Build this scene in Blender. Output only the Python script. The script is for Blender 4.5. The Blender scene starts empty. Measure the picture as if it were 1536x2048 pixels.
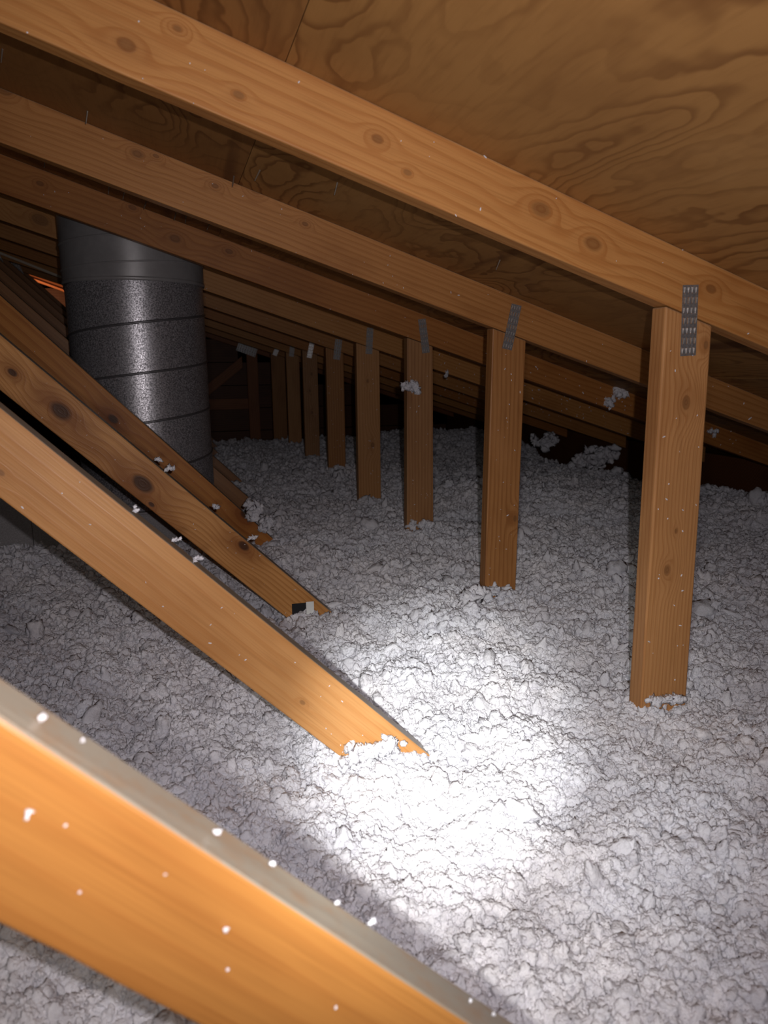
import bpy, bmesh, math, random
import numpy as np
from mathutils import Vector, Matrix, noise as mnoise

random.seed(7)
C = bpy.context.scene.collection
scene = bpy.context.scene

# ------------------------------------------------------------------ camera, world, lights, exposure
FPX = 1448.86                                   # focal length in pixels of the 1536x2048 frame
PITCH, YAW, ROLL = 0.202124, 0.281204, -0.010143
cy, sy, cp, sp = math.cos(YAW), math.sin(YAW), math.cos(PITCH), math.sin(PITCH)
FWD = Vector((sy * cp, cy * cp, -sp))
_r = Vector((cy, -sy, 0)); _u = _r.cross(FWD)
RGT = _r * math.cos(ROLL) + _u * math.sin(ROLL)
UPV = -_r * math.sin(ROLL) + _u * math.cos(ROLL)
cam = bpy.data.cameras.new('camera'); camo = bpy.data.objects.new('camera', cam); C.objects.link(camo)
camo.matrix_world = Matrix((RGT, UPV, -FWD)).transposed().to_4x4()
cam.sensor_fit = 'AUTO'; cam.sensor_width = 36.0; cam.lens = FPX / 2048 * 36
cam.clip_start = 0.02
cam.dof.use_dof = True; cam.dof.focus_distance = 1.45; cam.dof.aperture_fstop = 7.5
scene.camera = camo

w = bpy.data.worlds.new('attic_dark'); scene.world = w; w.use_nodes = True
w.node_tree.nodes['Background'].inputs[0].default_value = (0.6, 0.55, 0.5, 1)
w.node_tree.nodes['Background'].inputs[1].default_value = 0.0

def ray(u, v): return FWD + RGT * ((u - 768) / FPX) + UPV * ((1024 - v) / FPX)
def spot(name, loc, target, power, size, blend, radius, col):
    l = bpy.data.lights.new(name, 'SPOT'); o = bpy.data.objects.new(name, l); C.objects.link(o)
    l.energy = power; l.spot_size = math.radians(size); l.spot_blend = blend; l.shadow_soft_size = radius; l.color = col
    o.location = loc
    o.rotation_euler = (Vector(target) - Vector(loc)).to_track_quat('-Z', 'Y').to_euler()
    return o

FLASH = RGT * 0.030 + UPV * 0.022 - FWD * 0.02
TORCH = RGT * -0.022 + UPV * -0.034
HOT = Vector((0.335, 0.900, -0.53))
spot('phone_flash', FLASH, FLASH + ray(830, 860), 22.0, 126, 1.0, 0.004, (1.0, 0.955, 0.985))
spot('torch_core', TORCH, HOT, 75.0, 25, 1.0, 0.010, (0.96, 1.0, 0.97))
spot('torch_halo', TORCH, TORCH + ray(1010, 1410), 15.0, 46, 1.0, 0.010, (0.95, 1.0, 0.95))
spot('torch_spill', TORCH, TORCH + ray(470, 1040), 6.5, 112, 1.0, 0.010, (1.0, 0.93, 0.84))
spot('added_warm_light', (-0.95, 5.5, 0.40), (-0.78, 5.85, 0.58), 6.0, 70, 0.5, 0.02, (1.0, 0.55, 0.3))   # added warm light for the far left strips, no known lamp there

scene.view_settings.view_transform = 'Standard'; scene.view_settings.look = 'None'
scene.view_settings.gamma = 1.0; scene.view_settings.use_curve_mapping = False
scene.view_settings.exposure = 0.0
scene.cycles.max_bounces = 6; scene.cycles.diffuse_bounces = 3
scene.cycles.use_denoising = True

# ------------------------------------------------------------------ measured attic geometry (metres, camera at the origin)
S = 0.6096; D0 = 0.9306; T = 0.033
FLOOR = -0.90
def yn(n): return D0 + n * S
def zt(x): return 0.3998 - 0.3382 * x           # underside of the roof deck = top of the top chords
def zb(x): return 0.3084 - 0.3289 * x           # underside of the top chords
def at(u, v, Y):
    d = ray(u, v); return d * (Y / d.y)

# ------------------------------------------------------------------ node helpers
class NT:
    def __init__(s, mat):
        mat.use_nodes = True; s.t = mat.node_tree; s.n = s.t.nodes; s.l = s.t.links
        s.n.clear()
        s.out = s.n.new('ShaderNodeOutputMaterial'); s.b = s.n.new('ShaderNodeBsdfPrincipled')
        s.l.new(s.b.outputs[0], s.out.inputs[0])
    def put(s, sock, v):
        if hasattr(v, 'is_linked'): s.l.new(v, sock)
        elif isinstance(v, (tuple, list)): sock.default_value = tuple(v) if len(v) != 3 or sock.type == 'VECTOR' else (*v, 1)
        else: sock.default_value = v
    def m(s, op, a, b=None, c=None, clamp=False):
        k = s.n.new('ShaderNodeMath'); k.operation = op; k.use_clamp = clamp
        for i, v in enumerate((a, b, c)):
            if v is not None: s.put(k.inputs[i], v)
        return k.outputs[0]
    def step(s, v, lo, hi, a=0.0, b=1.0):
        k = s.n.new('ShaderNodeMapRange'); k.interpolation_type = 'SMOOTHSTEP'
        for i, q in enumerate((v, lo, hi, a, b)): s.put(k.inputs[i], q)
        return k.outputs[0]
    def xyz(s, x, y, z):
        k = s.n.new('ShaderNodeCombineXYZ')
        for i, q in enumerate((x, y, z)): s.put(k.inputs[i], q)
        return k.outputs[0]
    def noise(s, vec, scale=1.0, detail=2.0, rough=0.5, dist=0.0):
        k = s.n.new('ShaderNodeTexNoise'); s.put(k.inputs['Vector'], vec)
        k.inputs['Scale'].default_value = scale; k.inputs['Detail'].default_value = detail
        k.inputs['Roughness'].default_value = rough; k.inputs['Distortion'].default_value = dist
        return k.outputs[0]
    def mix(s, f, a, b, mode='MIX'):
        k = s.n.new('ShaderNodeMix'); k.data_type = 'RGBA'; k.blend_type = mode
        s.put(k.inputs[0], f); s.put(k.inputs[6], a); s.put(k.inputs[7], b)
        return k.outputs[2]
    def coords(s, seed):
        tc = s.n.new('ShaderNodeTexCoord'); k = s.n.new('ShaderNodeSeparateXYZ'); s.l.new(tc.outputs['Object'], k.inputs[0])
        return k.outputs[0], k.outputs[1], k.outputs[2]
    def bump(s, h, strength, dist):
        k = s.n.new('ShaderNodeBump'); k.inputs['Strength'].default_value = strength; k.inputs['Distance'].default_value = dist
        s.l.new(h, k.inputs['Height']); s.l.new(k.outputs[0], s.b.inputs['Normal'])

def wood(name, seed=0.0, early=(0.52, 0.25, 0.08), late=(0.36, 0.13, 0.03), rings=70.0, warp=3.0, knots=(), stain=0.35, dust=True, rough=0.5, kdark=0.42, khalo=0.30, kspread=2.0, grain=1.0, spec=0.3):
    """Board wood: u along the board, v across it, w through it (object coordinates in metres)."""
    mat = bpy.data.materials.new(name); t = NT(mat)
    u, v, ww = t.coords(seed)
    us = t.m('ADD', u, seed * 3.7)
    n1 = t.noise(t.xyz(t.m('MULTIPLY', us, 1.3), t.m('MULTIPLY', v, 7.0), t.m('ADD', t.m('MULTIPLY', ww, 7.0), seed)), 1.0, 2.0, 0.5)
    n2 = t.noise(t.xyz(t.m('MULTIPLY', us, 6.0), t.m('MULTIPLY', v, 25.0), t.m('ADD', t.m('MULTIPLY', ww, 25.0), seed)), 1.0, 2.0, 0.55)
    g = t.m('ADD', t.m('MULTIPLY', t.m('ADD', v, t.m('MULTIPLY', ww, 0.8)), rings), t.m('MULTIPLY', n1, warp))
    g = t.m('ADD', g, t.m('MULTIPLY', n2, 0.55))
    dark = None; halo = None
    for (ku, kv, kr) in knots:
        du = t.m('MULTIPLY', t.m('SUBTRACT', u, ku), 0.62); dv = t.m('SUBTRACT', v, kv)
        r2 = t.m('ADD', t.m('MULTIPLY', du, du), t.m('MULTIPLY', dv, dv)); r = t.m('SQRT', r2)
        r = t.m('ADD', r, t.m('MULTIPLY', t.m('SUBTRACT', n2, 0.5), kr * 0.6))
        f = t.m('POWER', 2.718, t.m('MULTIPLY', r2, -1.0 / (2.7 * kr) ** 2))
        gk = t.m('MULTIPLY', t.m('ADD', r, t.m('MULTIPLY', t.m('SUBTRACT', n1, 0.5), kr * 1.4)), rings * 1.9)
        g = t.m('ADD', t.m('MULTIPLY', g, t.m('SUBTRACT', 1.0, f)), t.m('MULTIPLY', gk, f))
        d = t.step(r, kr * 0.55, kr * 1.05, 1.0, 0.0); h = t.m('POWER', 2.718, t.m('MULTIPLY', r2, -1.0 / (kspread * kr) ** 2))
        dark = d if dark is None else t.m('MAXIMUM', dark, d); halo = h if halo is None else t.m('MAXIMUM', halo, h)
    fr = t.m('FRACT', g)
    line = t.m('MULTIPLY', t.step(fr, 0.35, 0.88), t.step(fr, 0.9, 1.0, 1.0, 0.0))
    fib = t.noise(t.xyz(t.m('MULTIPLY', us, 9.0), t.m('MULTIPLY', v, 420.0), t.m('MULTIPLY', ww, 420.0)), 1.0, 2.0, 0.6)
    blot = t.noise(t.xyz(t.m('MULTIPLY', us, 3.2), t.m('MULTIPLY', v, 9.0), t.m('ADD', t.m('MULTIPLY', ww, 9.0), seed + 5.0)), 1.0, 3.0, 0.6)
    amt = t.m('MULTIPLY', line, t.m('ADD', 0.22 * grain, t.m('MULTIPLY', blot, 0.75 * grain)), clamp=True)
    col = t.mix(amt, early, late)
    col = t.mix(t.step(fib, 0.42, 0.75, 0.0, 0.30), col, tuple(c * 0.62 for c in late))
    col = t.mix(t.step(blot, 0.50, 0.74, 0.0, stain), col, (late[0] * 0.75, late[1] * 0.72, late[2] * 0.7))
    col = t.mix(t.step(blot, 0.40, 0.24, 0.0, 0.35), col, (min(1, early[0] * 1.15), early[1] * 1.2, early[2] * 1.35))
    if dark is not None:
        col = t.mix(t.m('MULTIPLY', t.m('MULTIPLY', halo, khalo), t.step(n2, 0.3, 0.6, 0.5, 1.0)), col, (late[0] * 0.55, late[1] * 0.45, late[2] * 0.4))
        col = t.mix(t.m('MULTIPLY', dark, kdark), col, (0.06, 0.022, 0.009))
    if dust:                                     # grey attic dust settles on whatever faces up
        ge = t.n.new('ShaderNodeNewGeometry'); sx = t.n.new('ShaderNodeSeparateXYZ'); t.l.new(ge.outputs['True Normal'], sx.inputs[0])
        dn = t.noise(t.xyz(t.m('MULTIPLY', u, 40.0), t.m('MULTIPLY', v, 40.0), t.m('MULTIPLY', ww, 90.0)), 1.0, 4.0, 0.7)
        df = t.m('MULTIPLY', t.step(sx.outputs[2], 0.25, 0.6), t.step(dn, 0.25, 0.6, 0.55, 0.92))
        col = t.mix(df, col, (0.30, 0.265, 0.215))
    t.put(t.b.inputs['Base Color'], col); t.b.inputs['Roughness'].default_value = rough
    t.b.inputs['Specular IOR Level'].default_value = spec
    t.bump(t.m('ADD', t.m('MULTIPLY', line, 0.5), fib), 0.25, 0.0008)
    return mat

def plywood(name, seed, light=(0.36, 0.175, 0.052), darkc=(0.16, 0.062, 0.016)):
    mat = bpy.data.materials.new(name); t = NT(mat)
    u, v, ww = t.coords(seed)
    us = t.m('ADD', u, seed * 1.9); vs = t.m('ADD', v, seed * 0.7)
    wv = t.noise(t.xyz(t.m('MULTIPLY', us, 18.0), t.m('MULTIPLY', vs, 11.0), seed), 1.0, 2.0, 0.5)
    f = t.noise(t.xyz(t.m('MULTIPLY', us, 5.2), t.m('MULTIPLY', vs, 1.55), seed), 1.0, 1.0, 0.45, 0.3)
    g = t.m('ADD', t.m('MULTIPLY', f, 19.0), t.m('MULTIPLY', wv, 2.2))
    fr = t.m('FRACT', g)
    line = t.m('MULTIPLY', t.step(fr, 0.50, 0.88), t.step(fr, 0.9, 1.0, 1.0, 0.0))
    pres = t.noise(t.xyz(t.m('MULTIPLY', us, 2.6), t.m('MULTIPLY', vs, 1.2), seed + 9.0), 1.0, 2.0, 0.5)
    fine = t.noise(t.xyz(t.m('MULTIPLY', us, 160.0), t.m('MULTIPLY', vs, 14.0), seed), 1.0, 3.0, 0.6)
    blot = t.noise(t.xyz(t.m('MULTIPLY', us, 7.0), t.m('MULTIPLY', vs, 3.0), seed + 3.0), 1.0, 4.0, 0.6)
    streak = t.noise(t.xyz(t.m('MULTIPLY', us, 14.0), t.m('MULTIPLY', vs, 1.1), seed + 6.0), 1.0, 2.0, 0.5)
    col = t.mix(t.m('MULTIPLY', line, t.step(pres, 0.38, 0.60, 0.15, 0.9)), light, darkc)
    col = t.mix(t.step(blot, 0.45, 0.75, 0.0, 0.5), col, (light[0] * 0.62, light[1] * 0.55, light[2] * 0.5))
    col = t.mix(t.step(blot, 0.42, 0.25, 0.0, 0.5), col, (light[0] * 1.2, light[1] * 1.3, light[2] * 1.5))
    col = t.mix(t.step(streak, 0.60, 0.72, 0.0, 0.8), col, (0.10, 0.034, 0.010))
    col = t.mix(t.step(fine, 0.45, 0.8, 0.0, 0.28), col, darkc)
    t.put(t.b.inputs['Base Color'], col); t.b.inputs['Roughness'].default_value = 0.6; t.b.inputs['Specular IOR Level'].default_value = 0.25
    t.bump(fine, 0.3, 0.001)
    return mat

def metal(name, base, rough, spangle=0.0, metallic=1.0, scale=260.0):
    mat = bpy.data.materials.new(name); t = NT(mat)
    u, v, ww = t.coords(0)
    vec = t.xyz(u, v, ww)
    n = t.noise(vec, scale, 3.0, 0.7); n2 = t.noise(t.xyz(t.m('MULTIPLY', u, 3.0), t.m('MULTIPLY', v, 3.0), t.m('MULTIPLY', ww, 5.0)), 3.0, 3.0, 0.6)
    col = t.mix(t.step(n, 0.35, 0.7, 0.0, 1.0), tuple(c * (1 - spangle) for c in base), base)
    col = t.mix(t.step(n2, 0.4, 0.75, 0.0, 0.35), col, tuple(c * 0.6 for c in base))
    t.put(t.b.inputs['Base Color'], col); t.b.inputs['Metallic'].default_value = metallic
    t.put(t.b.inputs['Roughness'], t.step(n, 0.3, 0.75, rough + 0.08 * spangle, rough - 0.10 * spangle))
    if spangle: t.bump(n, 0.12 * spangle, 0.002)
    return mat

def plain(name, col, rough=0.8, var=0.25, scale=60.0, spec=0.3):
    mat = bpy.data.materials.new(name); t = NT(mat)
    u, v, ww = t.coords(0); n = t.noise(t.xyz(u, v, ww), scale, 4.0, 0.6)
    t.put(t.b.inputs['Base Color'], t.mix(t.step(n, 0.3, 0.75, 0.0, var), col, tuple(c * 0.5 for c in col)))
    t.b.inputs['Roughness'].default_value = rough; t.b.inputs['Specular IOR Level'].default_value = spec
    return mat

def fibre(name):
    """White loose-fill glass wool, a little pinkish or greyish in patches."""
    mat = bpy.data.materials.new(name); t = NT(mat)
    ge = t.n.new('ShaderNodeNewGeometry'); k = t.n.new('ShaderNodeSeparateXYZ'); t.l.new(ge.outputs['Position'], k.inputs[0])
    u, v, ww = k.outputs
    vec = t.xyz(u, v, ww)
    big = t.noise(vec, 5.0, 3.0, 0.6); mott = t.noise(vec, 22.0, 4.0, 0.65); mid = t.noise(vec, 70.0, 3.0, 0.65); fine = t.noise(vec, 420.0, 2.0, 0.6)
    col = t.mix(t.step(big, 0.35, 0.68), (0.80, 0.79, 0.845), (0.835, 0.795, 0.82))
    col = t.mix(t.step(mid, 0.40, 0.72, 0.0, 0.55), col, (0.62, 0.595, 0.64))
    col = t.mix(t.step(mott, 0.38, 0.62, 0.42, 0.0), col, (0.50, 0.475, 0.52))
    t.put(t.b.inputs['Base Color'], col); t.b.inputs['Roughness'].default_value = 1.0; t.b.inputs['Specular IOR Level'].default_value = 0.05
    t.bump(t.m('ADD', mid, t.m('MULTIPLY', fine, 0.8)), 0.6, 0.004)
    return mat

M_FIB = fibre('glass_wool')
M_GALV = metal('galvanised_steel', (0.68, 0.645, 0.69), 0.38, 0.80, 0.55)
M_SLEEVE = metal('sleeve_grey', (0.36, 0.34, 0.345), 0.38, 0.10, 0.30, 40.0)
M_SEAM = metal('seam_steel', (0.20, 0.19, 0.20), 0.38, 0.2, 0.6)
M_PLATE = metal('plate_steel', (0.40, 0.39, 0.40), 0.42, 0.4, 0.65)
M_TOOTH = metal('tooth_steel', (0.75, 0.70, 0.66), 0.45, 0.3, 0.6)
M_TRUNK = metal('trunk_steel', (0.34, 0.315, 0.32), 0.55, 0.3, 0.3)
M_NAIL = metal('nail_steel', (0.42, 0.36, 0.30), 0.4, 0.2, 0.8)
M_BLACK = plain('black_print', (0.012, 0.012, 0.014), 0.6)
M_WHITE = plain('white_print', (0.80, 0.80, 0.78), 0.7, 0.1)

# ------------------------------------------------------------------ object helpers
def link(name, me, mat=None, parent=None):
    o = bpy.data.objects.new(name, me); C.objects.link(o)
    if mat is not None: me.materials.append(mat)
    if parent is not None: o.parent = parent
    return o
def obj(name, bm, mat, parent=None, M=None, smooth=False):
    me = bpy.data.meshes.new(name); bm.to_mesh(me); bm.free()
    if smooth:
        for p in me.polygons: p.use_smooth = True
    o = link(name, me, mat, parent)
    if M is not None:
        o.matrix_local = (Matrix.Translation(-parent.location) @ M) if parent is not None else M
    return o
def tag(o, label=None, cat=None, group=None, kind=None):
    if label: o['label'] = label
    if cat: o['category'] = cat
    if group: o['group'] = group
    if kind: o['kind'] = kind
    return o
def thing(name, loc, label, cat, group=None):
    o = bpy.data.objects.new(name, None); o.empty_display_size = 0.05; C.objects.link(o); o.location = loc
    return tag(o, label, cat, group)

def board(name, poly, front, mat, parent, axis, thick=T, bevel=0.002):
    """A sawn board: outline POLY in the (X, Z) plane, front face at Y = FRONT, thickness going back.
    AXIS = (start, end) of the grain; object space is u along, v across, w towards the viewer."""
    a, b = Vector(axis[0]), Vector(axis[1]); d = (b - a).normalized()
    bm = bmesh.new()
    loc = [((p[0] - a.x) * d.x + (p[1] - a.y) * d.y, -(p[0] - a.x) * d.y + (p[1] - a.y) * d.x) for p in poly]
    area = sum(loc[i][0] * loc[(i + 1) % len(loc)][1] - loc[(i + 1) % len(loc)][0] * loc[i][1] for i in range(len(loc)))
    if area < 0: loc.reverse()
    f = [bm.verts.new((p[0], p[1], 0)) for p in loc]; k = [bm.verts.new((p[0], p[1], -thick)) for p in loc]
    n = len(loc)
    bm.faces.new(f); bm.faces.new(list(reversed(k)))
    for i in range(n): bm.faces.new((f[i], k[i], k[(i + 1) % n], f[(i + 1) % n]))
    bmesh.ops.recalc_face_normals(bm, faces=bm.faces)
    bmesh.ops.bevel(bm, geom=[e for e in bm.edges if e.calc_face_angle(0) > 0.35], offset=bevel, segments=2, affect='EDGES', profile=0.5)
    M = Matrix(((d.x, -d.y, 0, a.x), (0, 0, -1, front), (d.y, d.x, 0, a.y), (0, 0, 0, 1)))
    return obj(name, bm, mat, parent, M)

def nail_plate(cx, cz, wid, hei, ang, Y, parent, cols=4, rows=7, bent=0.0):
    """Pressed-metal connector: a thin plate with real slots and the curled teeth beside them."""
    bm = bmesh.new(); th = 0.0012
    xs = [-wid / 2]; zs = [-hei / 2]
    pw, ph = wid / cols, hei / rows
    for i in range(cols): xs += [-wid / 2 + pw * (i + 0.33), -wid / 2 + pw * (i + 0.67)]
    for j in range(rows): zs += [-hei / 2 + ph * (j + 0.18), -hei / 2 + ph * (j + 0.82)]
    xs.append(wid / 2); zs.append(hei / 2)
    g = [[bm.verts.new((x, 0, z)) for z in zs] for x in xs]
    for i in range(len(xs) - 1):
        for j in range(len(zs) - 1):
            if i % 2 == 1 and j % 2 == 1: continue
            bm.faces.new((g[i][j], g[i + 1][j], g[i + 1][j + 1], g[i][j + 1]))
    r = bmesh.ops.extrude_face_region(bm, geom=bm.faces[:])
    bmesh.ops.translate(bm, verts=[v for v in r['geom'] if isinstance(v, bmesh.types.BMVert)], vec=(0, th, 0))
    bmesh.ops.recalc_face_normals(bm, faces=bm.faces)
    M = Matrix.Translation((cx, Y - th - 0.0006 - abs(math.sin(bent)) * wid / 2, cz)) @ Matrix.Rotation(bent, 4, 'Z') @ Matrix.Rotation(ang, 4, 'Y')
    p = obj('nail_plate', bm, M_PLATE, parent, M)
    bt = bmesh.new()
    for i in range(cols):
        for j in range(rows):
            x0 = -wid / 2 + pw * (i + (0.60 if j % 2 else 0.40)); z0 = -hei / 2 + ph * (j + 0.5); s = 0.07 * pw; h = 0.26 * ph
            q = [bt.verts.new(c) for c in ((x0 - s, -0.0004, z0 - h), (x0 + s, -0.0004, z0 - h), (x0 + s * .6, -0.0022, z0 + h), (x0 - s * .6, -0.0022, z0 + h))]
            b2 = [bt.verts.new((v.co.x, 0.001, v.co.z)) for v in q]
            bt.faces.new(q)
            for e in range(4): bt.faces.new((q[e], b2[e], b2[(e + 1) % 4], q[(e + 1) % 4]))
    bmesh.ops.recalc_face_normals(bt, faces=bt.faces)
    me = bpy.data.meshes.new('tooth_rows'); bt.to_mesh(me); bt.free()
    o = link('tooth_rows', me, M_TOOTH, p); o['kind'] = 'stuff'
    return p
def plate_px(corners, Y, parent, cols=4, rows=7, bent=0.0):
    P = [at(u, v, Y) for u, v in corners]           # top-left, top-right, bottom-right, bottom-left
    c = sum(P, Vector()) / 4
    up = ((P[0] + P[1]) - (P[3] + P[2])) / 2; rt = ((P[1] + P[2]) - (P[0] + P[3])) / 2
    return nail_plate(c.x, c.z, rt.length, up.length, math.atan2(up.x, up.z), Y, parent, cols, rows, bent)

# ------------------------------------------------------------------ the setting
XS = 0.1545                                        # the sheet joint that runs along the attic
cosr = 1 / math.sqrt(1 + 0.3382 ** 2)
ceil = bpy.data.objects.new('ceiling', None); C.objects.link(ceil)
tag(ceil, 'roof deck of stained plywood sheets resting on the sloping trusses', None, None, 'structure')
DIR = Vector((cosr, 0, -0.3382 * cosr)); NRM = Vector((0.3382 * cosr, 0, cosr))
pmats = [plywood('plywood_%d' % i, 1.3 + i * 4.1, *c) for i, c in enumerate([
    ((0.37, 0.180, 0.055), (0.17, 0.066, 0.017)), ((0.30, 0.135, 0.040), (0.13, 0.048, 0.012)), ((0.33, 0.17, 0.058), (0.15, 0.06, 0.018))])]
rows = [(XS - 2.30, XS - 1.155), (XS - 1.152, XS - 0.0004), (XS + 0.0004, XS + 1.152), (XS + 1.155, XS + 2.30)]
cols_y = {0: [-0.3, yn(1) + T / 2 + S, yn(6) + T / 2, 6.2], 1: [-0.3, yn(0) - 0.0 + S * 3 + T / 2, yn(7) + T / 2, 6.2],
          2: [-0.3, yn(2) + T / 2, yn(6) + T / 2, 6.2], 3: [-0.3, yn(4) + T / 2, 6.2]}
k = 0
for i, (xa, xb) in enumerate(rows):
    for j in range(len(cols_y[i]) - 1):
        ya, yb = cols_y[i][j] + 0.001, cols_y[i][j + 1] - 0.001
        bm = bmesh.new(); L = (xb - xa) / cosr; H = yb - ya; th = 0.012
        vs = [bm.verts.new(c) for c in ((0, 0, 0), (L, 0, 0), (L, H, 0), (0, H, 0), (0, 0, th), (L, 0, th), (L, H, th), (0, H, th))]
        for q in ((0, 3, 2, 1), (4, 5, 6, 7), (0, 1, 5, 4), (1, 2, 6, 5), (2, 3, 7, 6), (3, 0, 4, 7)): bm.faces.new([vs[a] for a in q])
        M = Matrix(((DIR.x, 0, NRM.x, xa), (0, 1, 0, ya), (DIR.z, 0, NRM.z, zt(xa)), (0, 0, 0, 1)))
        obj('plywood_sheet', bm, pmats[(1 if i == 1 else 0) if i in (1, 2) else 2], ceil, M); k += 1
# shingle nails whose tips come through the deck
def nail_mesh():
    bm = bmesh.new(); bmesh.ops.create_cone(bm, cap_ends=True, segments=8, radius1=0.0009, radius2=0.0016, depth=0.022)
    bmesh.ops.translate(bm, verts=bm.verts, vec=(0, 0, -0.010))
    me = bpy.data.meshes.new('roofing_nail'); bm.to_mesh(me); bm.free(); me.materials.append(M_NAIL); return me
NM = nail_mesh()
for (u, v) in ((90, 318), (218, 370), (249, 382), (292, 403), (352, 425), (372, 430), (420, 445), (468, 352), (520, 340), (675, 365), (640, 505), (175, 222), (5, 98), (1000, 520)):
    d = ray(u, v); s = 0.3998 / (d.z + 0.3382 * d.x); P = d * s
    o = link('roofing_nail', NM, None, ceil); o.location = P
    o.rotation_euler = (random.uniform(-.25, .25), 0.32 + random.uniform(-.2, .2), 0)

def box(x0, x1, y0, y1, z0, z1):
    bm = bmesh.new(); bmesh.ops.create_cube(bm, size=1)
    bmesh.ops.transform(bm, matrix=Matrix.Translation(((x0 + x1) / 2, (y0 + y1) / 2, (z0 + z1) / 2)) @ Matrix.Diagonal((x1 - x0, y1 - y0, z1 - z0, 1)), verts=bm.verts)
    return bm
M_DRY = plain('drywall', (0.45, 0.42, 0.38), 0.9)
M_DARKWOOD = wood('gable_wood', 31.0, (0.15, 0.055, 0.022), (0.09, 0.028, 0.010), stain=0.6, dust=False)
tag(obj('floor', box(-3.0, 2.7, -0.4, 6.4, FLOOR - 0.02, FLOOR - 0.001), M_DRY), 'flat ceiling board hidden under the insulation', None, None, 'structure')
wallb = bpy.data.objects.new('wall_back', None); C.objects.link(wallb)
tag(wallb, 'dark boarded gable wall at the far end of the attic', None, None, 'structure')
z0 = FLOOR; k = 0
while z0 < 1.1:                                    # lap boards of the gable
    z1 = z0 + 0.185
    xr = min(2.35, (0.3998 - z1) / 0.3382 - 0.02)
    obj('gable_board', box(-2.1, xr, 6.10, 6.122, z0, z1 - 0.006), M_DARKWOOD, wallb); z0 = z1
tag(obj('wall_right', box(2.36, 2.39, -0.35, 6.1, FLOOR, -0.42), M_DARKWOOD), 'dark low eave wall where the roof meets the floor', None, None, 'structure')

# ------------------------------------------------------------------ roof trusses
def line_poly(up, lo, xa, xb, amp=0.0, seed=0, n=1):
    top, bot = [], []
    for i in range(n + 1):
        x = xa + (xb - xa) * i / n
        top.append((x, up(x))); bot.append((x, lo(x) + amp * mnoise.noise((x * 22, seed, 0)) + amp * .5 * mnoise.noise((x * 70, seed, 3))))
    return top + bot[::-1]

LABEL = {
    -1: 'roof truss nearest the viewer, its blurred dusty diagonal web filling the bottom left corner',
    0: 'roof truss with the tallest upright post and the widest orange top chord under the plywood',
    1: 'roof truss with a big-knotted diagonal web and a black and white tag at its foot',
    2: 'roof truss with a white insulation tuft stuck to its upright post',
    3: 'roof truss just behind the one with the insulation tuft, streaky brown post',
    4: 'roof truss in shadow between the streaky brown post and the bright shining plate',
    5: 'roof truss with the brightly shining perforated plate on its thin dark post',
    6: 'dark roof truss just behind the one with the bright shining plate',
    7: 'dark roof truss just in front of the gable truss at the far end',
    8: 'gable truss at the far end with a wide tilted perforated plate and level rail',
}
DUP = {-1: lambda x: -0.2275 - 1.02 * x, 0: lambda x: -0.2355 - 1.0052 * x, 1: lambda x: -0.2363 - 0.9913 * x, 2: lambda x: -0.2389 - 1.0369 * x}
DLO = {-1: lambda x: -0.335 - 0.9913 * x, 0: lambda x: -0.3522 - 1.0065 * x, 1: lambda x: -0.3443 - 0.9732 * x}
POST = {0: (0.6985, 0.7835), 1: (0.6985, 0.7820), 2: (0.6985, 0.7850), 3: (0.6935, 0.7855), 4: (0.7010, 0.7847), 5: (0.698, 0.780), 6: (0.702, 0.784), 7: (0.688, 0.787)}
POST_LEAN = {0: (0.6975, 0.7800, 0.6995, 0.7868), 1: (0.7035, 0.7865, 0.6955, 0.7775), 2: (0.7000, 0.7828, 0.6968, 0.7872)}
PLATES = {
    0: ((1365, 570), (1395.5, 570), (1390, 711.5), (1359.6, 711.5)), 1: ((1022.6, 608), (1043, 611), (1022.6, 700.6), (1004, 696.6)),
    2: ((835.6, 639), (851.2, 637.5), (859, 704.8), (844.8, 706.8)), 3: ((733.4, 655.6), (746.8, 655.6), (744, 708.4), (731, 707.7)),
    4: ((671, 679.5), (684, 678), (680, 718), (666, 720)), 5: ((619.5, 678), (630, 681.3), (622, 716.5), (614, 714.7)),
    6: ((580, 690), (590, 690), (587, 713), (578, 713)), 7: ((551.6, 692), (560, 693), (553.4, 711), (544.6, 710.5))}
EARLY = (0.50, 0.228, 0.070); LATE = (0.36, 0.125, 0.028)
def kn(px, Y, a, d, r):
    """A knot seen at pixel PX on the board face at depth Y, in board space."""
    p = at(px[0], px[1], Y); q = Vector((p.x - a[0], p.z - a[1]))
    return (q.x * d[0] + q.y * d[1], -q.x * d[1] + q.y * d[0], r)

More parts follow.
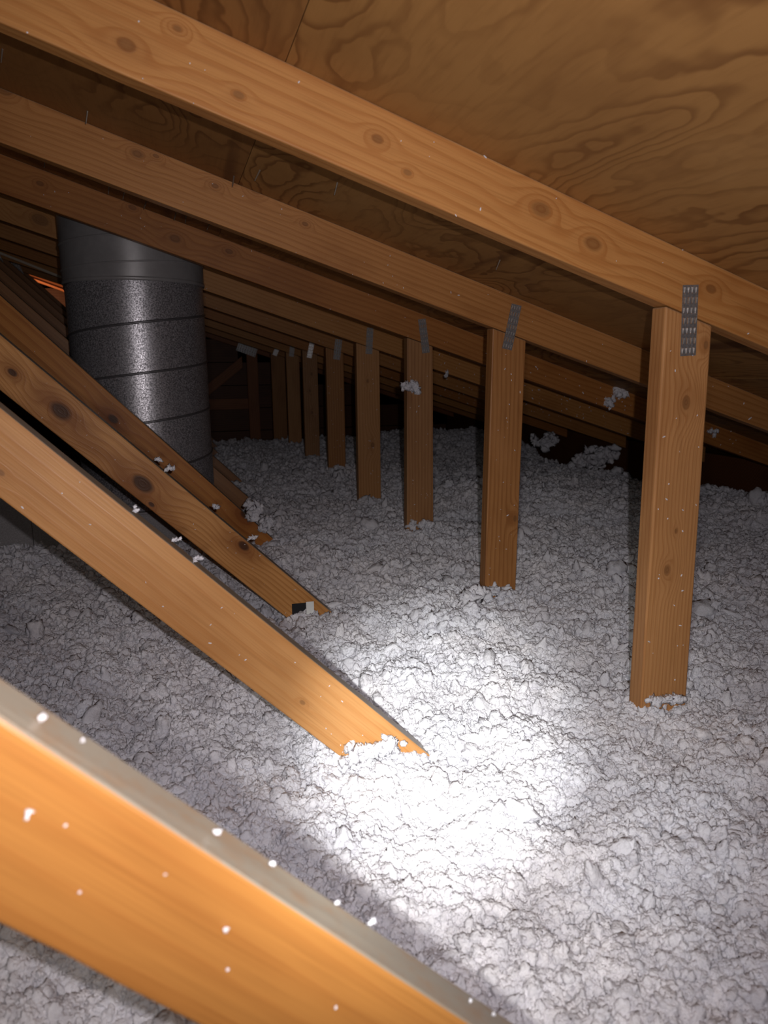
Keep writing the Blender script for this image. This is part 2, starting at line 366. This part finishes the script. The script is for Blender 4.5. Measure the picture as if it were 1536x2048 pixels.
EAVE = 2.33
for n in range(-1, 8):
    Y = yn(n)
    t = thing('roof_truss', (0.74, Y + T / 2, FLOOR), LABEL[n], 'roof truss', 'row of identical wooden trusses')
    # top chord
    ax = ((-1.9, (zt(-1.9) + zb(-1.9)) / 2), (EAVE, (zt(EAVE) + zb(EAVE)) / 2))
    d = (Vector(ax[1]) - Vector(ax[0])).normalized()
    kts = ()
    if n == 0:
        kts = [kn(p, Y, ax[0], d, r) for p, r in (((253, 90), .009), ((1082, 418), .011), ((1186, 487), .010), ((1422, 578), .007), ((477, 190), .005), ((755, 278), .006), ((815, 345), .004), ((355, 57), .004))]
    elif n == 1:
        kts = [kn(p, Y, ax[0], d, r) for p, r in (((275, 308), .008), ((512, 378), .010), ((610, 448), .005), ((430, 372), .006), ((8, 178), .012), ((312, 312), .004))]
    elif n == 2:
        kts = [kn(p, Y, ax[0], d, r) for p, r in (((80, 367), .007), ((350, 477), .012), ((265, 415), .008), ((458, 503), .008))]
    elif n == 3:
        kts = [kn(p, Y, ax[0], d, r) for p, r in (((80, 440), .02),)]
    poly = line_poly(zt, zb, -1.9, EAVE)
    el, la = [(EARLY, LATE), ((0.45, 0.198, 0.062), (0.32, 0.115, 0.028)), ((0.42, 0.165, 0.044), (0.28, 0.088, 0.018))][n % 3 if n >= 0 else 0]
    board('top_chord', poly, Y, wood('chord_wood_%d' % (n + 1), 2.3 + n * 5.7, el, la, 62 if n % 2 == 0 else 85, 3.4, kts, 0.45, True, 0.5, 0.4, 0.3, 2.0, 0.85, 0.25), t, ax)
    # upright post
    if n >= 0:
        xl, xr = POST[n]; xlt, xrt, xlb, xrb = POST_LEAN.get(n, (xl, xr, xl, xr))
        fz = -0.81
        xlb2 = xlb + (xlb - xlt) * 0.4; xrb2 = xrb + (xrb - xrt) * 0.4
        ax = ((0.74, fz), (0.74, 0.15)); dd = Vector((0, 1))
        kts = ()
        if n == 0: kts = [kn(p, Y, ax[0], dd, r) for p, r in (((1412, 690), .005), ((1372, 805), .008), ((1334, 1140), .007), ((1352, 1062), .003))]
        if n == 1: kts = [kn(p, Y, ax[0], dd, r) for p, r in (((1030, 1037), .006),)]
        if n == 3: kts = [kn(p, Y, ax[0], dd, r) for p, r in (((745, 890), .009), ((735, 762), .005))]
        if n == 5: kts = [kn(p, Y, ax[0], dd, r) for p, r in (((623, 748), .006), ((620, 782), .006), ((624, 825), .006))]
        el, la = [((0.50, 0.242, 0.092), (0.37, 0.148, 0.045)), ((0.42, 0.185, 0.06), (0.28, 0.10, 0.026)), ((0.40, 0.195, 0.08), (0.27, 0.11, 0.038))][n % 3]
        board('web_post', [(xlt, zb(xlt) - .0015), (xrt, zb(xrt) - .0015), (xrb2, fz), (xlb2, fz)], Y,
              wood('post_wood_%d' % n, 40.1 + n * 3.3, el, la, 150 if n == 0 else 90, 2.2, kts, 0.5 if n != 1 else 0.75), t, ax, bevel=0.0025)
        plate_px(PLATES[n], Y, t, 3 if n in (4, 5, 6, 7) else 4, 7 if n < 3 else 6, {5: -0.18, 7: -0.12}.get(n, 0.0))
    # diagonal web
    up = DUP.get(n, lambda x: -0.2365 - 1.0 * x); lo = DLO.get(n, lambda x, up=up: up(x) - 0.1160)
    def cross(f):
        x = -0.8
        for _ in range(40): x += (f(x) - zb(x)) / 0.67
        return x
    xu, xl = cross(up), cross(lo); end = 0.46
    pts = [(xu, up(xu) - .001), (xl, lo(xl) - .001)]
    m = 1 if n >= 0 else 60
    lower = [(xl + (end - xl) * i / m, lo(xl + (end - xl) * i / m)) for i in range(1, m + 1)]
    if n == -1:
        lower = [(x, z + 0.0022 * mnoise.noise((x * 30, 1.7, 0)) + 0.0012 * mnoise.noise((x * 90, 4.2, 0))) for x, z in lower]
    poly = pts + lower + [(end, up(end))]
    ax = ((xu, (up(xu) + lo(xu)) / 2), (end, (up(end) + lo(end)) / 2)); d = (Vector(ax[1]) - Vector(ax[0])).normalized()
    kts = ()
    if n == 0: kts = [kn(p, Y, ax[0], d, r) for p, r in (((605, 1405), .0035), ((1, 945), .004))]
    if n == 1: kts = [kn(p, Y, ax[0], d, r) for p, r in (((122, 822), .017), ((285, 968), .016), ((487, 1092), .010), ((303, 1009), .005), ((25, 745), .007))]
    if n == 2: kts = [kn(p, Y, ax[0], d, r) for p, r in (((226, 838), .012), ((490, 1030), .012))]
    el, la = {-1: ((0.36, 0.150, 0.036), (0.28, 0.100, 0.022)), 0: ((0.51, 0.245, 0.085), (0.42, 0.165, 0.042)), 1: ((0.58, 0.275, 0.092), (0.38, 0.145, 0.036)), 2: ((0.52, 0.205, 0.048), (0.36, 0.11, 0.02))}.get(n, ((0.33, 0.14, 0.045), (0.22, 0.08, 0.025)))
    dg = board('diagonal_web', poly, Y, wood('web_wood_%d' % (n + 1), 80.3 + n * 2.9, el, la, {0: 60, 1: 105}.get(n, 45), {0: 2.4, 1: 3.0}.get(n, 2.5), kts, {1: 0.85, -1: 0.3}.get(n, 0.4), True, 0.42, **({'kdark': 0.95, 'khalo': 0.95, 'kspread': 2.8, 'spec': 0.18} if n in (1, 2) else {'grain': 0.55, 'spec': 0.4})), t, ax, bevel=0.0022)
    # joint plate where the diagonal meets the top chord, and the buried bottom chord
    nail_plate((xu + xl) / 2 + 0.01, (zb(xu) + zb(xl)) / 2 + 0.004, 0.075, 0.115, -0.32, Y, t, 5, 6)
    board('bottom_chord', [(-2.0, FLOOR), (EAVE, FLOOR), (EAVE, -0.812), (-2.0, -0.812)], Y, bpy.data.materials['chord_wood_%d' % (n + 1)], t, ((-2, -0.856), (2, -0.856)))

# gable truss at the far end
Y = 5.87
t = thing('gable_truss', (0.62, Y + T / 2, FLOOR), LABEL[8], 'roof truss')
gw = wood('gable_truss_wood', 55.0, (0.36, 0.13, 0.045), (0.22, 0.07, 0.022), stain=0.5)
board('top_chord', line_poly(zt, zb, -1.9, EAVE), Y, gw, t, ((-1.9, 0.99), (EAVE, -0.42)))
board('web_post', [(0.588, zb(.588) - .002), (0.672, zb(.672) - .002), (0.672, -0.81), (0.588, -0.81)], Y, gw, t, ((0.63, -0.81), (0.63, 0.1)))
pa, pb = at(484, 712, Y), at(412, 768, Y)
board('diagonal_web', [(pa.x, pa.z), (pa.x + .0, pa.z - .09), (pb.x - 1.0, pb.z - .09 - 0.78), (pb.x - 1.0, pb.z - 0.78)], Y + 0.001, gw, t, ((pa.x, pa.z), (pb.x, pb.z)))
pa, pb = at(498, 797, Y), at(415, 820, Y)
board('level_rail', [(pa.x, pa.z), (pa.x, pa.z - .085), (-1.9, pa.z - .085), (-1.9, pa.z)], Y + 0.036, gw, t, ((-1.9, pa.z), (pa.x, pa.z)))
board('bottom_chord', [(-2.0, FLOOR), (EAVE, FLOOR), (EAVE, -0.812), (-2.0, -0.812)], Y, gw, t, ((-2, -0.856), (2, -0.856)))
plate_px(((478, 683), (516, 695), (510, 714), (472, 701)), Y, t, 8, 4)
pale = plain('pale_lit_edge', (0.75, 0.62, 0.5), 0.8, 0.1); orange = wood('orange_lit_edge', 3.0, (0.7, 0.27, 0.11), (0.6, 0.2, 0.07), dust=False)  # lamplight on the far chord edges, put into the colours of two strips
trs = sorted([o for o in bpy.data.objects if o.parent is None and o.name.startswith('roof_truss')], key=lambda o: o.location.y)
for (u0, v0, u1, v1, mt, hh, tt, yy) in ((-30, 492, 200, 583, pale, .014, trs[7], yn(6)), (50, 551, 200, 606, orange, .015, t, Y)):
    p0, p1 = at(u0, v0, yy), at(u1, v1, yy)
    board('lit_edge_strip', [(p0.x, p0.z), (p1.x, p1.z), (p1.x, p1.z - hh), (p0.x, p0.z - hh)], yy - 0.0205, mt, tt, ((p0.x, p0.z), (p1.x, p1.z)), 0.02, 0.001)  # added strip, coloured as the lit lower edge of its chord

# ------------------------------------------------------------------ spiral duct and the trunk duct at its foot
DC = at(279, 690, 2.46); DR = 0.2035
TZ = -0.43
duct = thing('spiral_duct', (DC.x, DC.y, FLOOR), 'large round galvanised spiral duct standing behind the diagonal webs', 'duct')
SLZ = at(279, 556, 2.46 - DR).z; PITCHD = 0.143
def tube(r, z0, topf, seg=96, rings=2):
    bm = bmesh.new(); L = []
    for j in range(rings + 1):
        ring = []
        for i in range(seg):
            a = 2 * math.pi * i / seg; x, y = r * math.cos(a), r * math.sin(a)
            z1 = topf(DC.x + x); z = z0 + (z1 - z0) * j / rings
            ring.append(bm.verts.new((x, y, z - FLOOR)))
        L.append(ring)
    for j in range(rings):
        for i in range(seg): bm.faces.new((L[j][i], L[j][(i + 1) % seg], L[j + 1][(i + 1) % seg], L[j + 1][i]))
    return bm
obj('duct_pipe', tube(DR, TZ + 0.001, lambda x: zt(x) - 0.004), M_GALV, duct, None, True)
sl = obj('sleeve', tube(DR + 0.004, SLZ, lambda x: zt(x) - 0.003), M_SLEEVE, duct, None, True); sl['label'] = 'smooth matt grey sleeve'
def helix(r, z0, z1, wid, dep, pitch, ph=0.0, seg=72):
    """A raised lock seam that climbs round the pipe."""
    bm = bmesh.new(); n = int((z1 - z0) / pitch * seg); prev = None
    for i in range(n + 1):
        a = 2 * math.pi * i / seg + ph; z = z0 + (z1 - z0) * i / n
        c, s = math.cos(a), math.sin(a)
        q = [bm.verts.new((rr * c, rr * s, z + dz - FLOOR)) for rr, dz in ((r - .001, -wid), (r + dep, -wid * .55), (r + dep, wid * .55), (r - .001, wid))]
        if prev:
            for e in range(3): bm.faces.new((prev[e], q[e], q[e + 1], prev[e + 1]))
        prev = q
    return bm
PH = math.radians(255)
zs = at(282, 650, 2.46 - DR).z
kk = int((zs - TZ) / PITCHD)
obj('lock_seam', helix(DR, zs - kk * PITCHD, SLZ, 0.0042, 0.0028, PITCHD, PH), M_SEAM, duct, None, True)
for dz, wd in ((0.0, .006), (0.045, .003), (0.118, .004)):
    z = SLZ + dz
    bm = bmesh.new(); prev = None; first = None
    for i in range(97):
        a = 2 * math.pi * i / 96; c, s = math.cos(a), math.sin(a); tl = 0.012 * c
        q = [bm.verts.new((rr * c, rr * s, z + e + tl * (dz > 0) - FLOOR)) for rr, e in ((DR + .003, -wd), (DR + .0062, -wd * .5), (DR + .0062, wd * .5), (DR + .003, wd))]
        if prev:
            for e in range(3): bm.faces.new((prev[e], q[e], q[e + 1], prev[e + 1]))
        prev = q
    obj('tape_ridge', bm, M_SLEEVE, sl, None, True)
trunk = thing('trunk_duct', (-0.9, 2.47, FLOOR), 'dark rectangular sheet-metal trunk duct at the foot of the round duct', 'duct')
TT = -0.335
for nm, x0, x1, zz in (('casing', -1.75, -0.315, TT), ('boot', -0.3148, 0.138, TZ)):
    bm = box(x0, x1, 2.238, 2.70, FLOOR, zz)
    bmesh.ops.bevel(bm, geom=bm.edges[:], offset=0.005, segments=2, affect='EDGES')
    obj(nm, bm, M_TRUNK, trunk, Matrix.Identity(4))
for xx in (-1.35, -0.95, -0.62, -0.42):
    obj('standing_seam', box(xx, xx + .012, 2.226, 2.238, FLOOR, TT - .01), M_TRUNK, trunk, Matrix.Identity(4))

# ------------------------------------------------------------------ blown insulation
rng = np.random.default_rng(11)
def hash2(ix, iy, s):
    h = (ix.astype(np.int64) * 374761393 + iy.astype(np.int64) * 668265263 + s * 974634777) & 0x7fffffff
    h = ((h ^ (h >> 13)) * 1274126177) & 0x7fffffff
    h = ((h ^ (h >> 16)) * 1103515245) & 0x7fffffff
    return ((h ^ (h >> 15)) & 0xffffff) / float(0x1000000)
def vnoise(x, y, s):
    ix, iy = np.floor(x), np.floor(y); fx, fy = x - ix, y - iy
    fx = fx * fx * (3 - 2 * fx); fy = fy * fy * (3 - 2 * fy)
    a, b, c, d = hash2(ix, iy, s), hash2(ix + 1, iy, s), hash2(ix, iy + 1, s), hash2(ix + 1, iy + 1, s)
    return (a * (1 - fx) + b * fx) * (1 - fy) + (c * (1 - fx) + d * fx) * fy - 0.5
def domes(x, y, s):
    ix, iy = np.floor(x), np.floor(y); best = np.full(x.shape, 9.0)
    for dx in (-1, 0, 1):
        for dy in (-1, 0, 1):
            cx, cyy = ix + dx, iy + dy
            px = cx + 0.15 + 0.7 * hash2(cx, cyy, s); py = cyy + 0.15 + 0.7 * hash2(cx, cyy, s + 7)
            best = np.minimum(best, (x - px) ** 2 + (y - py) ** 2)
    return np.clip(1 - best / 0.62, 0, 1) ** 0.85
CTRL = np.array([  # x, y, surface height, radius
    (0.74, 0.90, -0.548, .14), (0.74, 1.52, -0.524, .12), (0.74, 2.13, -0.512, .12), (0.74, 2.74, -0.515, .15), (0.74, 3.35, -0.49, .2), (0.74, 3.96, -0.50, .2), (0.74, 4.57, -0.482, .3),
    (0.25, 0.90, -0.556, .10), (0.33, 0.96, -0.575, .08), (0.23, 1.50, -0.545, .12), (0.24, 2.15, -0.50, .12), (0.22, 2.35, -0.47, .08), (0.55, 1.45, -0.505, .06), (1.05, 1.9, -0.53, .3),
    (1.30, 2.55, -0.465, .16), (1.7, 2.6, -0.50, .2), (2.0, 3.1, -0.52, .2), (1.9, 3.5, -0.53, .2), (2.05, 2.2, -0.455, .2), (0.4, 4.1, -0.45, .2), (0.35, 0.5, -0.53, .3), (-0.3, 1.6, -0.53, .5), (-0.5, 2.2, -0.47, .2), (1.75, 4.6, -0.44, .3)])
def base_h(x, y):
    num = -0.535 * 0.25 + 0.0 * x; den = 0.25 + 0.0 * x
    for cx, cyy, cz, cr in CTRL:
        wgt = np.exp(-((x - cx) ** 2 + (y - cyy) ** 2) / (2 * cr * cr)); num = num + wgt * cz * 3; den = den + wgt * 3
    h = num / den
    h = h - 0.30 * np.clip((x - 2.04 - 0.12 * vnoise(x * 3, y * 3, 5)) / 0.22, 0, 1) ** 1.3
    h = h - 0.26 * np.clip((y - 4.85 - 0.3 * vnoise(x * 4, y * 4, 8)) / 0.5, 0, 1)
    return h
def height(x, y):
    h = base_h(x, y) + 0.030 * vnoise(x * 4.2, y * 4.2, 1) + 0.020 * vnoise(x * 11, y * 11, 2)
    h = h + 0.022 * domes(x * 9 + 0.3 * vnoise(x * 20, y * 20, 31), y * 9 + 0.3 * vnoise(x * 20, y * 20, 32), 33) - 0.012
    wx = x + 0.005 * vnoise(x * 60, y * 60, 21); wy = y + 0.005 * vnoise(x * 60, y * 60, 22)
    h = h + 0.016 * domes(wx * 21, wy * 21, 3) + 0.009 * domes(wx * 55, wy * 55, 4) + 0.005 * domes(wx * 130 + 3, wy * 130, 6) - 0.050
    return h
NA, NR = 620, 900
th = np.radians(np.linspace(-46, 76, NA)); lr = np.linspace(math.log(0.26), math.log(8.0), NR)
TH, LR = np.meshgrid(th, lr); RR = np.exp(LR)
GX, GY = RR * np.sin(TH), RR * np.cos(TH)
keep = (GY < 5.83) & (GX < 2.34) & (GX > -1.95)
GZ = height(GX, GY)
indu = ((GX - DC.x) ** 2 + (GY - DC.y) ** 2 < 0.16 ** 2) | ((GX < 0.13) & (GY > 2.26) & (GY < 2.68))
keep &= ~indu
idx = np.arange(NA * NR).reshape(NR, NA)
q = np.stack([idx[:-1, :-1], idx[:-1, 1:], idx[1:, 1:], idx[1:, :-1]], -1).reshape(-1, 4)
kf = keep.reshape(-1)[q].all(1); q = q[kf]
used = np.unique(q); remap = np.full(NA * NR, -1); remap[used] = np.arange(len(used))
V = np.stack([GX, GY, GZ], -1).reshape(-1, 3)[used]; F = remap[q][:, ::-1]
me = bpy.data.meshes.new('blown_insulation')
me.vertices.add(len(V)); me.vertices.foreach_set('co', V.astype(np.float32).ravel())
me.loops.add(F.size); me.loops.foreach_set('vertex_index', F.astype(np.int32).ravel())
me.polygons.add(len(F)); me.polygons.foreach_set('loop_start', np.arange(0, F.size, 4, dtype=np.int32))
me.polygons.foreach_set('use_smooth', np.ones(len(F), dtype=bool))
me.update(calc_edges=True)
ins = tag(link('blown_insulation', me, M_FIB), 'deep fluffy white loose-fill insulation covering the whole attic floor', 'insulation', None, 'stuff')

# torn tufts that make the surface: points carried by a geometry-nodes stuff object
NP = 480000
tt = np.radians(rng.uniform(-44, 74, NP)); rr = np.exp(rng.uniform(math.log(0.30), math.log(6.5), NP))
px, py = rr * np.sin(tt), rr * np.cos(tt)
ok = (py < 5.9) & (px < 2.3) & (px > -1.9); px, py, rr = px[ok], py[ok], rr[ok]
pz = height(px, py)
NP = len(px)
sc = (0.0017 + 0.0021 * rr) * np.exp(rng.normal(0, 0.40, NP))
sc = np.minimum(sc, 0.02)
big = rng.random(NP) < 0.05; sc[big] *= rng.uniform(1.3, 2.0, big.sum())
pz = pz + sc * rng.uniform(-0.25, 0.45, NP)
me = bpy.data.meshes.new('insulation_tufts'); me.vertices.add(NP)
me.vertices.foreach_set('co', np.stack([px, py, pz], -1).astype(np.float32).ravel())
a = me.attributes.new('tuft_scale', 'FLOAT', 'POINT'); a.data.foreach_set('value', sc.astype(np.float32))
a = me.attributes.new('tuft_rot', 'FLOAT_VECTOR', 'POINT'); a.data.foreach_set('vector', rng.uniform(0, 6.28, (NP, 3)).astype(np.float32).ravel())
tuft = link('insulation_tufts', me, M_FIB, ins); tuft['kind'] = 'stuff'
ng = bpy.data.node_groups.new('tufts', 'GeometryNodeTree')
ng.interface.new_socket('Geometry', in_out='INPUT', socket_type='NodeSocketGeometry')
ng.interface.new_socket('Geometry', in_out='OUTPUT', socket_type='NodeSocketGeometry')
N, LK = ng.nodes, ng.links
gi, go = N.new('NodeGroupInput'), N.new('NodeGroupOutput')
join = N.new('GeometryNodeGeometryToInstance')
for s in range(7):
    ico = N.new('GeometryNodeMeshIcoSphere'); ico.inputs['Radius'].default_value = 1.0; ico.inputs['Subdivisions'].default_value = 4 if s < 3 else 3
    pos = N.new('GeometryNodeInputPosition'); nrm = N.new('GeometryNodeInputNormal')
    off = N.new('ShaderNodeVectorMath'); off.operation = 'ADD'; LK.new(pos.outputs[0], off.inputs[0]); off.inputs[1].default_value = (s * 7.3, s * 3.1, s * 1.7)
    acc = None
    for fscale, amp in ((1.1, 1.0), (2.6, 0.75), (6.5, 0.42)):
        nz = N.new('ShaderNodeTexNoise'); nz.inputs['Scale'].default_value = fscale; nz.inputs['Detail'].default_value = 1.0
        LK.new(off.outputs[0], nz.inputs['Vector'])
        sb = N.new('ShaderNodeMath'); sb.operation = 'SUBTRACT'; LK.new(nz.outputs[0], sb.inputs[0]); sb.inputs[1].default_value = 0.5
        ml = N.new('ShaderNodeMath'); ml.operation = 'MULTIPLY_ADD'; LK.new(sb.outputs[0], ml.inputs[0]); ml.inputs[1].default_value = amp
        if acc is None: ml.inputs[2].default_value = -0.1
        else: LK.new(acc, ml.inputs[2])
        acc = ml.outputs[0]
    scl = N.new('ShaderNodeVectorMath'); scl.operation = 'SCALE'; LK.new(nrm.outputs[0], scl.inputs[0]); LK.new(acc, scl.inputs['Scale'])
    sp_ = N.new('GeometryNodeSetPosition'); LK.new(ico.outputs['Mesh'], sp_.inputs['Geometry']); LK.new(scl.outputs[0], sp_.inputs['Offset'])
    sh = N.new('GeometryNodeSetShadeSmooth'); LK.new(sp_.outputs[0], sh.inputs[0])
    tr = N.new('GeometryNodeTransform'); LK.new(sh.outputs[0], tr.inputs[0])
    tr.inputs['Scale'].default_value = ((1, 1, .8), (1.2, .9, .8), (1, .85, .8), (1.35, .75, .7), (.9, 1.1, .9), (1.15, 1, .75), (1.5, .65, .6))[s]
    sm = N.new('GeometryNodeSetMaterial'); sm.inputs['Material'].default_value = M_FIB; LK.new(tr.outputs[0], sm.inputs[0])
    LK.new(sm.outputs[0], join.inputs[0])
iop = N.new('GeometryNodeInstanceOnPoints'); LK.new(gi.outputs[0], iop.inputs['Points']); LK.new(join.outputs[0], iop.inputs['Instance'])
iop.inputs['Pick Instance'].default_value = True
at1 = N.new('GeometryNodeInputNamedAttribute'); at1.data_type = 'FLOAT'; at1.inputs[0].default_value = 'tuft_scale'
at2 = N.new('GeometryNodeInputNamedAttribute'); at2.data_type = 'FLOAT_VECTOR'; at2.inputs[0].default_value = 'tuft_rot'
e2r = N.new('FunctionNodeEulerToRotation'); LK.new(at2.outputs[0], e2r.inputs[0])
LK.new(at1.outputs[0], iop.inputs['Scale']); LK.new(e2r.outputs[0], iop.inputs['Rotation'])
LK.new(iop.outputs[0], go.inputs[0])
mod = tuft.modifiers.new('tufts', 'NODES'); mod.node_group = ng

# ------------------------------------------------------------------ loose clumps and flecks caught on the timber
def clump_bm(rx, ry, rz, count, seed, s0=0.010, gaps=0.0):
    r = random.Random(seed); bm = bmesh.new()
    lobes = [Vector((r.uniform(-1, 1), r.uniform(-1, 1), r.uniform(-.8, .8))) * 0.75 for _ in range(3 + count // 12)]
    for i in range(count):
        while True:
            p = Vector((r.uniform(-1, 1), r.uniform(-1, 1), r.uniform(-1, 1)))
            if p.length < 1: break
        p = lobes[r.randrange(len(lobes))] + p * r.uniform(0.1, 0.55)
        s = s0 * r.uniform(0.5, 1.3)
        M = Matrix.Translation((p.x * rx, p.y * ry, p.z * rz)) @ Matrix.Rotation(r.uniform(0, 6), 4, Vector((r.random(), r.random(), r.random() + .1)).normalized()) @ Matrix.Diagonal((s * r.uniform(.6, 1.7), s * r.uniform(.4, .9), s * r.uniform(.4, .9), 1))
        q = bmesh.ops.create_icosphere(bm, subdivisions=2, radius=1.0)['verts']
        o = Vector((r.uniform(0, 50), r.uniform(0, 50), 0))
        for v in q:
            v.co = v.co * (1 + 0.9 * mnoise.noise(v.co * 1.6 + o) + 0.5 * mnoise.noise(v.co * 4 + o))
        bmesh.ops.transform(bm, matrix=M, verts=q)
    return bm
def clump(u, v, Y, size, label, seed, count=40, s0=0.008, back=0.0, group=None, cat='insulation clump', name='insulation_clump'):
    p = at(u, v, Y); o = obj(name, clump_bm(size[0], size[1], size[2], count, seed, s0), M_FIB, None, None, True)
    o.location = p + Vector((0, back, 0)); return tag(o, label, cat, group)
clump(822, 774, yn(2) - .008, (.026, .010, .020), 'white insulation tuft stuck to the middle of an upright post', 1, 60, .0085)
clump(1243, 782, yn(2) - .006, (.026, .010, .022), 'white insulation clump hanging on a dark chord left of the tallest post', 2, 60, .0095)
p = None
clump(1222, 800, yn(2) - .006, (.014, .008, .030), 'ragged lower strand of insulation beside the clump left of the tallest post', 3, 32, .009)
clump(893, 748, yn(3) - .006, (.006, .005, .020), 'thin wisp of insulation on a chord between the second and third posts', 4, 14, .007)
clump(1428, 866, yn(2) - .006, (.020, .006, .012), 'small insulation clump on the chord right of the tallest post', 5, 22, .007)
clump(1088, 884, 3.42, (.085, .06, .050), 'grey insulation lump heaped at the dark eave behind the second post', 6, 110, .016)
clump(1200, 912, 3.10, (.12, .07, .055), 'wide insulation heap at the dark eave left of the tallest post', 7, 150, .017)
clump(507, 1022, yn(2) - .008, (.022, .014, .034), 'upper insulation clump on the buried foot of the third diagonal', 8, 70, .010)
clump(531, 1046, yn(2) - .010, (.024, .016, .030), 'lower insulation clump on the buried foot of the third diagonal', 9, 70, .010)
clump(735, 1500, yn(0) - .012, (.048, .012, .012), 'bright insulation ridge covering the foot of the wide diagonal web', 10, 110, .007)
clump(622, 1238, yn(1) - .010, (.055, .014, .016), 'insulation ridge covering the foot of the knotty diagonal under the tag', 12, 110, .008)
clump(1000, 1184, yn(1) - .012, (.045, .014, .018), 'frilly insulation tuft against the foot of the second upright post', 13, 80, .008)
clump(1335, 1400, yn(0) - .010, (.036, .010, .008), 'frilly insulation tuft against the foot of the tallest upright post', 14, 60, .006)
clump(838, 1050, yn(2) - .010, (.040, .012, .012), 'insulation tuft against the foot of the post with the stuck tuft', 15, 60, .009)
clump(940, 1192, 1.45, (.030, .03, .026), 'pale rounded insulation lump left of the second post foot', 16, 80, .011)
for i, (u, v, n, sz, lab) in enumerate((
        (270, 1017, 0, .006, 'white insulation bit high on the dusty top edge of the wide diagonal'),
        (354, 1077, 0, .006, 'squarish white insulation bit midway on the dusty top edge of the wide diagonal'),
        (396, 1119, 0, .006, 'elongated white insulation bit on the wide diagonal just below the squarish one'),
        (317, 921, 1, .008, 'small white insulation bit highest on the top edge of the knotty diagonal'),
        (338, 937, 1, .009, 'white insulation bit second highest on the top edge of the knotty diagonal'),
        (429, 1014, 1, .009, 'white insulation bit midway down the top edge of the knotty diagonal'),
        (504, 1077, 1, .008, 'white insulation bit lowest on the top edge of the knotty diagonal'))):
    Yc = yn(n) + 0.012
    o = clump(u, v, Yc, (sz, sz * .8, sz * .6), lab, 30 + i, 12, sz * .5)
for i, (u, v) in enumerate(((660, 662), (700, 680), (745, 845), (788, 752), (683, 664), (1185, 1096))): pass
# flecks on the blurred foreground diagonal: two lie on its dusty top edge, the rest cling to its front
def fleck(u, v, Y, s, seed, label, group):
    o = obj('insulation_fleck', clump_bm(s * .5, s * .3, s * .5, 6, seed, s * .6), M_FIB, None, None, True)
    o.location = at(u, v, Y); return tag(o, label, 'insulation fleck', group)
for i, (u, v, s) in enumerate(((55, 1627, .0022), (452, 1860, .0019), (455, 1940, .0010), (672, 2015, .0010), (130, 1652, .0010), (160, 1785, .0009), (330, 1750, .0009))):
    fleck(u, v, yn(-1) - .0012, s, 60 + i, '%s white insulation fleck on the front of the blurred foreground diagonal' % ('largest upper', 'roundish middle', 'tiny lower middle', 'tiny lowest', 'tiny upper', 'faint left', 'faint central')[i], 'flecks on the front of the foreground diagonal')
for i, (u, v, s) in enumerate(((86, 1437, .0027), (166, 1480, .0016), (434, 1664, .0022), (545, 1727, .0018), (675, 1805, .0014), (745, 1842, .0026), (940, 2000, .0014), (988, 2028, .0017))):
    fleck(u, v, yn(-1) + .016, s, 80 + i, 'white insulation fleck %s along the dusty top edge of the blurred foreground diagonal' % ('highest', 'second highest', 'third', 'fourth', 'fifth', 'sixth', 'second lowest', 'lowest')[i], 'flecks on the top edge of the foreground diagonal')
# fine specks: far too many and too small to be told apart
def specks(name, parent, Y, n, xr, zf, seed, smin, smax):
    r = random.Random(seed); bm = bmesh.new()
    for i in range(n):
        x = r.uniform(*xr); z = zf(x, r.random()); s = r.uniform(smin, smax)
        q = bmesh.ops.create_icosphere(bm, subdivisions=1, radius=1.0)['verts']
        bmesh.ops.transform(bm, matrix=Matrix.Translation((x, Y - s * .3, z)) @ Matrix.Rotation(r.uniform(0, 3), 4, 'Y') @ Matrix.Diagonal((s * r.uniform(.6, 2.2), s * .6, s * .7, 1)), verts=q)
    o = obj(name, bm, M_FIB, parent, Matrix.Identity(4)); o['kind'] = 'stuff'; return o
trs = [o for o in bpy.data.objects if o.parent is None and o.name.startswith('roof_truss')]
trs.sort(key=lambda o: o.location.y)
for n in range(0, 6):
    t = trs[n + 1]
    up = DUP.get(n, lambda x: -0.2365 - 1.0 * x); lo = DLO.get(n, lambda x, up=up: up(x) - 0.116)
    specks('dust_specks', t, yn(n), 26, (-.3, 1.0), lambda x, k: zb(x) + (zt(x) - zb(x)) * k, 200 + n, .0006, .0018)
    specks('dust_specks', t, yn(n), 24, (-.35, .25), lambda x, k, up=up, lo=lo: lo(x) + (up(x) - lo(x)) * (.05 + .9 * k), 230 + n, .0005, .0014)
    specks('dust_specks', t, yn(n), 26, (.705, .778), lambda x, k: -0.54 + .56 * k, 260 + n, .0006, .0020)
    if 1 <= n <= 5:
        specks('dust_specks', t, yn(n), (14, 45, 60, 60, 60)[n - 1], (1.0, 2.0), lambda x, k: zb(x) + (zt(x) - zb(x)) * k, 290 + n, .0008, .0034)

# black and white tag poking out of the insulation beside the knotty diagonal
p0, p1, p2 = at(583, 1206, yn(1)), at(611, 1204, yn(1)), at(626.5, 1202.5, yn(1))
tg = thing('paper_tag', (p1.x, yn(1) - .006, p1.z - .025), 'small black and white tag at the foot of the knotty diagonal', 'tag')
b1 = obj('black_strip', box(p0.x, p1.x, yn(1) - .0055, yn(1) - .004, p1.z - .035, p1.z), M_BLACK, tg, Matrix.Identity(4)); b1['label'] = 'black half of the tag'
b2 = obj('white_strip', box(p1.x + .0002, p2.x, yn(1) - .0060, yn(1) - .004, p1.z - .035, p1.z + .0015), M_WHITE, tg, Matrix.Identity(4)); b2['label'] = 'white half of the tag'
